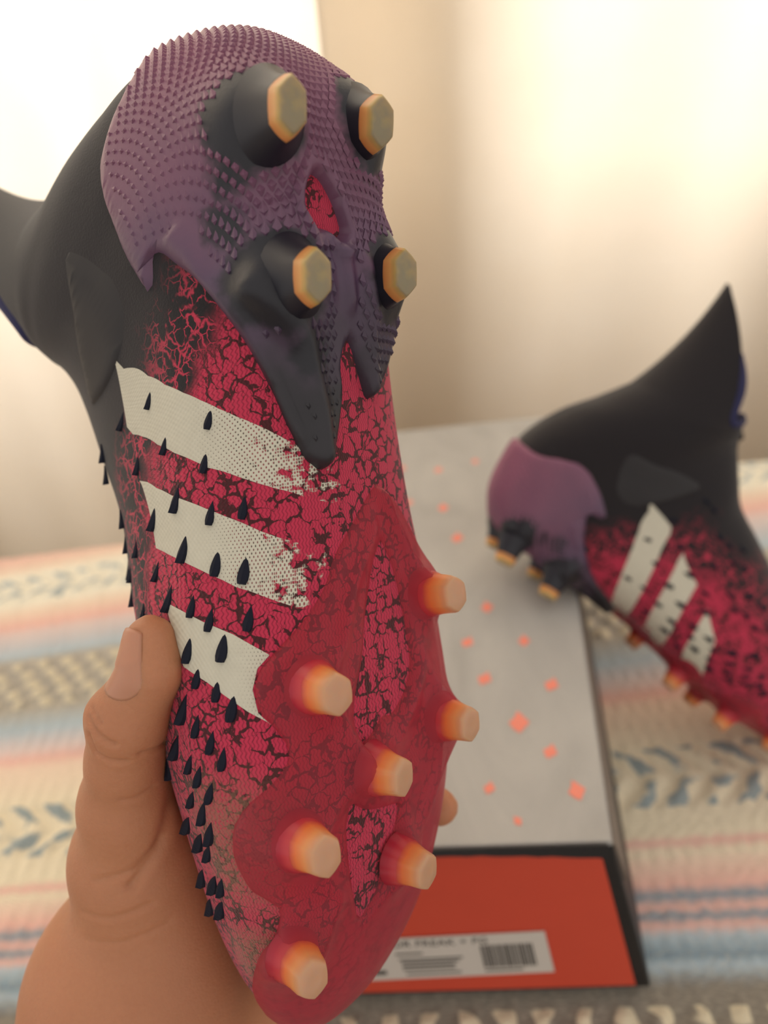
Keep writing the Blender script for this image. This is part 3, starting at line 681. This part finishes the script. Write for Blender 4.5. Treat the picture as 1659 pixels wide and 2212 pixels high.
# lid wall on the long right side, a grey card strip, and the torn dark edge at the front
rn = Vector((1, -.15, .1)).normalized() * .0016
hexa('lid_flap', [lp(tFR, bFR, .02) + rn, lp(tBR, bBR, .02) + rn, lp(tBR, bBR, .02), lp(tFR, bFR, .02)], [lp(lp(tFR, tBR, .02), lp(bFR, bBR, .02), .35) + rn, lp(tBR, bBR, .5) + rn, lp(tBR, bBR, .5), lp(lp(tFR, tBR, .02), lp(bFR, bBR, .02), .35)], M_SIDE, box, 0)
fn_ = Vector((0, -1, 0)); fu = (tFR - tFL); 
def front(u, v, off=0.0):       # u along the end face from left, v from top
    a = lp(tFL, tFR, u); b = lp(bFL, bFR, u); n = (tFR - tFL).cross(bFL - tFL).normalized()
    if n.y > 0: n = -n
    return lp(a, b, v) + n * off
def fpanel(name, u0, u1, v0, v1, off, th, mat, parent):
    top = [front(u1, v0, off + th), front(u1, v0, off), front(u0, v0, off), front(u0, v0, off + th)]
    bot = [front(u1, v1, off + th), front(u1, v1, off), front(u0, v1, off), front(u0, v1, off + th)]
    return hexa(name, top, bot, mat, parent, 0)
ep = fpanel('end_panel', .02, .972, .05, .955, 0, .0016, M_ORANGE, box)
edge = []
n_ = 24
for i in range(n_ + 1):
    u = .3 + .69 * i / n_; th = .006 * (i / n_) ** 3 + .001 * abs(math.sin(i * 1.9)) + .0012
    edge.append((u, th))
V = []; 
for u, th in edge:
    V += [front(u, .0, .0022), front(u, .01 + th / .12, .0030)]
tr_ = mesh_obj('torn_lid_edge', V, grid_faces(len(edge), 2), M_BLACKCARD, box, False)
so = tr_.modifiers.new('card', 'SOLIDIFY'); so.thickness = .0008
# label with its print
LU0, LU1, LV0, LVH = .36, .82, .56, .29
def label_pt(a, b, off=0.0):    # a 0..1 across, b 0..1 down the sticker (slightly askew)
    return front(LU0 + a * (LU1 - LU0), LV0 + LVH * b + (.5 - a) * .035, .0018 + off)
def lab_quad(name, a0, a1, b0, b1, off, th, mat, parent):
    top = [label_pt(a1, b0, off + th), label_pt(a1, b0, off), label_pt(a0, b0, off), label_pt(a0, b0, off + th)]
    bot = [label_pt(a1, b1, off + th), label_pt(a1, b1, off), label_pt(a0, b1, off), label_pt(a0, b1, off + th)]
    return hexa(name, top, bot, mat, parent, 0)
lab = lab_quad('label_sticker', 0, 1, 0, 1, 0, .0003, M_LABEL, box)
x_ = .705
for k, wdt in enumerate([.010, .006, .014, .006, .008, .004, .012, .004, .016, .006, .010, .004, .008, .014, .006, .012, .008]):
    lab_quad('barcode_bar', x_, x_ + wdt, .26, .80, .0003, .0002, M_INK, lab); x_ += wdt + .005
for b0, a0, a1 in ((.36, .33, .45), (.50, .34, .62), (.58, .35, .60), (.66, .35, .58), (.74, .35, .58), (.86, .36, .60), (.50, .10, .2), (.86, .705, .87)):
    lab_quad('print_line', a0, a1, b0, b0 + .035, .0003, .0002, M_INK, lab)
lab_quad('size_print', .20, .275, .76, .86, .0003, .0002, M_INK, lab)
def text_on(s, a, b, height, parent):
    cu = bpy.data.curves.new('product_text', 'FONT'); cu.body = s; cu.size = height; cu.extrude = .00012; cu.space_character = 1.05; cu.materials.append(M_INK)
    o = bpy.data.objects.new('product_text_curve', cu); C.objects.link(o)
    dg = bpy.context.evaluated_depsgraph_get(); me = bpy.data.meshes.new_from_object(o.evaluated_get(dg)); bpy.data.objects.remove(o); bpy.data.curves.remove(cu)
    p0 = label_pt(a, b, .0004); ex = (label_pt(a + .3, b) - label_pt(a, b)).normalized(); ey = (label_pt(a, b) - label_pt(a, b + .3)); ey = (ey - ex * ey.dot(ex)).normalized(); ez = ex.cross(ey)
    me.transform(Matrix((ex, ey, ez)).transposed().to_4x4()); me.transform(Matrix.Translation(p0))
    me.name = 'product_text'
    return obj_from('product_text', me, parent)
text_on('PREDATOR FREAK + FG', .10, .21, .0070, lab)
# printed orange flecks on the lid
bm = bmesh.new(); vs = []
for k in range(8):
    a = 2 * math.pi * k / 8; rr = (.0050, .0034, .0044, .0026, .0047, .0036, .0038, .0030)[k]
    vs.append(bm.verts.new((rr * math.cos(a) * .8, rr * math.sin(a) * 1.25, 0)))
f = bm.faces.new(vs); r_ = bmesh.ops.extrude_face_region(bm, geom=[f])
for v in r_['geom']:
    if isinstance(v, bmesh.types.BMVert): v.co.z += .0002
SP = bpy.data.meshes.new('print_fleck'); bm.to_mesh(SP); bm.free(); SP.materials.append(M_SPOT)
for x, y, k in ((.018,.555,.9),(.048,.548,.9),(.080,.556,.8),(.020,.505,.9),(.046,.494,1.1),(.052,.455,1.2),(.018,.462,.8),(.062,.379,1.1),(.045,.349,1.0),(.080,.346,1.0),(.051,.318,1.1),(.089,.309,1.1),(.065,.284,1.5),(.028,.296,.8),(.078,.263,1.0),(.042,.244,.8),(.086,.238,1.2),(.053,.224,.6),(-.02,.40,1),(-.05,.50,1),(-.06,.33,1),(-.10,.28,1),(-.03,.27,1),(.10,.45,1),(.118,.51,1),(-.03,.58,1)):
    o = obj_from('print_fleck', SP, lid); o.location = (x, y, HB + .0001); o.scale = (k, k, 1); o.rotation_euler.z = random.uniform(-.6, .6)

# ------------------------------------------------------------------ hand (shaped in millimetres in the camera's frame, then carried into the world)
def seg(p, a, b):
    """signed distance of a round cone"""
    a = np.asarray(a, float); b = np.asarray(b, float); pa = p - a[:3]; ba = b[:3] - a[:3]
    h = np.clip((pa @ ba) / (ba @ ba), 0, 1)
    return np.linalg.norm(pa - h[:, None] * ba, axis=1) - (a[3] + (b[3] - a[3]) * h)
def smin(a, b, k):
    h = np.clip(.5 + .5 * (b - a) / k, 0, 1); return b + (a - b) * h - k * h * (1 - h)
J = {'thumb_tip':(-63.5,-34.9,-214,7.3),'thumb_pad':(-62.6,-42.5,-213,8.4),'thumb_ip':(-71.4,-57.7,-220,10.8),'thumb_mid':(-75.2,-72.2,-229,10.9),'thumb_mcp':(-77.9,-89.5,-241,13.8),
'thenar1':(-79.5,-113.5,-257,18.3),'thenar2':(-77.5,-139.4,-269,26.5),'thenar3':(-83.7,-165.6,-275,35.0),'wrist':(-96.7,-198.7,-280,34.0),'forearm':(-124.5,-275,-275,38.0),
'palm_a':(-76.6,-129.8,-312,20.0),'palm_b':(-57.9,-160.5,-312,20.4),'palm_c':(-70.5,-178.9,-296,26.5),'palm_d':(-46,-182,-300,20.1),
'i0':(-82,-99.9,-308,13.1),'i1':(-43,-84,-314,10.0),'i2':(-6,-82,-312,8.9),'i3':(10.5,-82,-297,7.4),
'm0':(-74,-120,-310,13.3),'m1':(-35.7,-112,-317,10.7),'m2':(6.4,-111,-310,9.2),'m3':(20.5,-108.0,-288,7.0),
'r0':(-66,-141,-308,12.5),'r1':(-31.4,-134,-314,9.9),'r2':(-5.6,-134,-306,8.6),'r3':(4,-127,-290,7.2),
'p0':(-56,-158,-305,11.2),'p1':(-27.6,-151,-308,8.6),'p2':(-10.5,-150,-302,7.7),'p3':(-4.5,-145,-291,6.6)}
def hand_sdf(p):
    S = lambda a, b: seg(p, J[a], J[b])
    d = S('thumb_tip', 'thumb_pad')
    for a, b, k in (('thumb_pad', 'thumb_ip', 3), ('thumb_ip', 'thumb_mid', 3), ('thumb_mid', 'thumb_mcp', 4), ('thumb_mcp', 'thenar1', 8), ('thenar1', 'thenar2', 8), ('thenar2', 'thenar3', 8), ('thenar3', 'wrist', 10), ('wrist', 'forearm', 10)):
        d = smin(d, S(a, b), k)
    # thumb knuckle bulge on the back of the joint
    d = smin(d, seg(p, (-78, -56.5, -220, 4.4), (-77.5, -61, -222, 4.2)), 5)
    for a, b, k in (('thenar1', 'palm_a', 14), ('thenar3', 'palm_c', 16), ('palm_a', 'palm_b', 10), ('palm_b', 'palm_d', 10), ('palm_c', 'palm_d', 14), ('palm_a', 'palm_c', 14)):
        d = smin(d, S(a, b), k)
    for f in 'imrp':
        fd = S(f + '0', f + '1'); fd = smin(fd, S(f + '1', f + '2'), 3); fd = smin(fd, S(f + '2', f + '3'), 3)
        d = smin(d, fd, 5)
    return d
def surface_nets(fn, lo, hi, h):
    ax = [np.arange(lo[i], hi[i] + h, h) for i in range(3)]; G = np.stack(np.meshgrid(*ax, indexing='ij'), -1); sh = G.shape[:3]
    V = np.concatenate([fn(c) for c in np.array_split(G.reshape(-1, 3), 24)]).reshape(sh)
    neg = V < 0
    cnt = np.zeros([n - 1 for n in sh], int); acc = np.zeros([n - 1 for n in sh] + [3])
    offs = [(i, j, k) for i in (0, 1) for j in (0, 1) for k in (0, 1)]
    sl = lambda o: tuple(slice(o[i], sh[i] - 1 + o[i]) for i in range(3))
    for o in offs:
        for axis in range(3):
            if o[axis]: continue
            o2 = list(o); o2[axis] = 1
            a, b = V[sl(o)], V[sl(tuple(o2))]; m = (a < 0) != (b < 0)
            with np.errstate(divide='ignore', invalid='ignore'): f = np.where(m, a / (a - b), 0)
            q = np.array(o, float)[None, None, None, :] * np.ones(a.shape + (1,)); q[..., axis] = f
            acc += np.where(m[..., None], q, 0); cnt += m
    act = cnt > 0; idx = -np.ones(act.shape, int); idx[act] = np.arange(act.sum())
    cells = np.argwhere(act); P = (cells + acc[act] / cnt[act][:, None]) * h + np.array(lo)
    F = []
    for axis in range(3):
        a, b = [i for i in range(3) if i != axis]
        s0 = [slice(None)] * 3; s1 = [slice(None)] * 3; s0[axis] = slice(0, -1); s1[axis] = slice(1, None)
        ch = neg[tuple(s0)] != neg[tuple(s1)]
        e = np.argwhere(ch); e = e[(e[:, a] > 0) & (e[:, b] > 0) & (e[:, a] < sh[a] - 1) & (e[:, b] < sh[b] - 1)]
        da = np.zeros(3, int); da[a] = 1; db = np.zeros(3, int); db[b] = 1
        q = np.stack([idx[tuple((e - da - db).T)], idx[tuple((e - db).T)], idx[tuple(e.T)], idx[tuple((e - da).T)]], 1)
        F.append(q)
    return P, np.concatenate(F)
HP, HF = surface_nets(hand_sdf, (-175, -300, -345), (42, -20, -195), 2.0)
def mat_skin(nail=False):
    t = NT('thumb_nail' if nail else 'skin'); tc = t.n('TexCoord').outputs['Object']
    n1 = t.n('TexNoise', None, Vector=tc, Scale=45.0, Detail=5.0).outputs[0]; n2 = t.n('TexNoise', None, Vector=tc, Scale=700.0, Detail=3.0).outputs[0]
    vr = t.n('TexVoronoi', {'feature': 'DISTANCE_TO_EDGE'}, Vector=tc, Scale=900.0).outputs[0]
    if nail:
        c = t.mix(n1, col(184, 124, 94), col(194, 134, 106)); b = t.bsdf(c, .36, Subsurface_Weight=.4, Subsurface_Scale=.003, Subsurface_Radius=(1, .35, .2)); h = n1; s_ = .03
    else:
        c = t.mix(n1, col(176, 118, 84), col(194, 134, 98)); c = t.mix(t.math('MULTIPLY', n2, .25), c, col(140, 84, 56)); b = t.bsdf(c, .5, Subsurface_Weight=.35, Subsurface_Scale=.006, Subsurface_Radius=(1, .35, .18), Specular_IOR_Level=.35); h = t.math('ADD', t.math('MULTIPLY', vr, .8), n2); s_ = .18
    t.t.links.new(t.bump(h, s_, .0006), b.inputs['Normal'])
    return t.done(b.outputs[0])
M_SKIN = mat_skin(); M_NAIL = mat_skin(True)
person = empty('person', 'bare left hand holding the toe of the boot with its thumb upright', 'person', None, CAM @ Matrix.Translation((-.0967, -.1987, -.28)))
inv_p = Matrix.Translation((.0967, .1987, .28))
ho = mesh_obj('hand', HP * .001, HF, M_SKIN, person); recalc(ho)
# smooth, refine, then press in the skin creases
bm = bmesh.new(); bm.from_mesh(ho.data)
for _ in range(3): bmesh.ops.smooth_vert(bm, verts=bm.verts, factor=.5, use_axis_x=True, use_axis_y=True, use_axis_z=True)
bmesh.ops.subdivide_edges(bm, edges=[e for e in bm.edges if (e.verts[0].co.x < -.03 and e.verts[0].co.y > -.21 and e.verts[0].co.z > -.285)], cuts=1, use_grid_fill=True)
for _ in range(2): bmesh.ops.smooth_vert(bm, verts=bm.verts, factor=.4, use_axis_x=True, use_axis_y=True, use_axis_z=True)
bm.normal_update()
CREASES = [([(-80,-55.5),(-76.5,-59.5),(-72,-62.0)], .9, .8), ([(-80,-60.5),(-78.5,-65.5),(-75,-67.5),(-70,-68.0)], .9, .8), ([(-79,-53),(-75.5,-56)], .6, .7), ([(-57,-63),(-62,-65.5),(-66,-65.8)], .8, .8),
 ([(-62,-82),(-64,-92),(-67,-101),(-75,-111)], 1.3, 1.6), ([(-66,-98),(-74,-106),(-86,-110)], .7, 1.2), ([(-70,-118),(-82,-122),(-92,-122)], .5, 1.1), ([(-66,-126),(-80,-131),(-92,-132)], .4, 1.0), ([(-66,-79),(-70,-81),(-74,-81)], .5, .8)]
for v in bm.verts:
    x, y = v.co.x * 1000, v.co.y * 1000
    if v.co.z < -.30 or v.normal.z < -.1: continue
    for ln, amp, wd in CREASES:
        d = 1e9
        for p, q in zip(ln[:-1], ln[1:]):
            ex, ey = q[0] - p[0], q[1] - p[1]; u = max(0, min(1, ((x - p[0]) * ex + (y - p[1]) * ey) / (ex * ex + ey * ey))); d = min(d, math.hypot(x - p[0] - u * ex, y - p[1] - u * ey))
        if d < wd * 3: v.co -= v.normal * (amp * .001 * math.exp(-(d / wd) ** 2))
# nail bed: a shallow step where the nail sits
NA = Vector((-63.6, -32.0, -214)) * .001; NB = Vector((-62.8, -45.5, -214)) * .001
NAX = (NA - NB).normalized(); NC = Vector((-.72, .10, .68)); NC = (NC - NAX * NC.dot(NAX)).normalized(); NS = NAX.cross(NC)
bm.to_mesh(ho.data)
bvh = BVHTree.FromBMesh(bm); bm.free()
V = []; nu, nv = 15, 18
for i in range(nv):
    f = i / (nv - 1)
    for j in range(nu):
        g = j / (nu - 1) * 2 - 1
        wd = (1 - .12 * f) * math.radians(50)
        ln = f + (.10 * (1 - g * g) if f > .9 else 0) - (.30 * (1 - g * g)) * (1 - f)
        org = NB + (NA - NB) * 1.0 * ln
        dr = (NC * math.cos(g * wd) + NS * math.sin(g * wd)).normalized()
        hit = bvh.ray_cast(org + dr * .03, -dr)
        pt = hit[0] if hit[0] is not None else org + dr * .008
        lift = .00055 * (1 - abs(g) ** 4) * min(1, f * 5) + (.0003 if f > .5 else 0) - .0003
        V.append(pt + dr * lift)
no = mesh_obj('thumbnail', V, grid_faces(nv, nu), M_NAIL, person); 
so = no.modifiers.new('nail', 'SOLIDIFY'); so.thickness = .0005; so.offset = 0
no['label'] = 'short pale thumbnail'
for o in (ho, no): o.data.transform(inv_p)

# ------------------------------------------------------------------ the boots
build_boot('red and black spiked football boot held up sole first, toe in the hand', False, pose_held(), 42.0)
build_boot('red and black spiked football boot leaning heel up against the shoebox', True, pose_other())
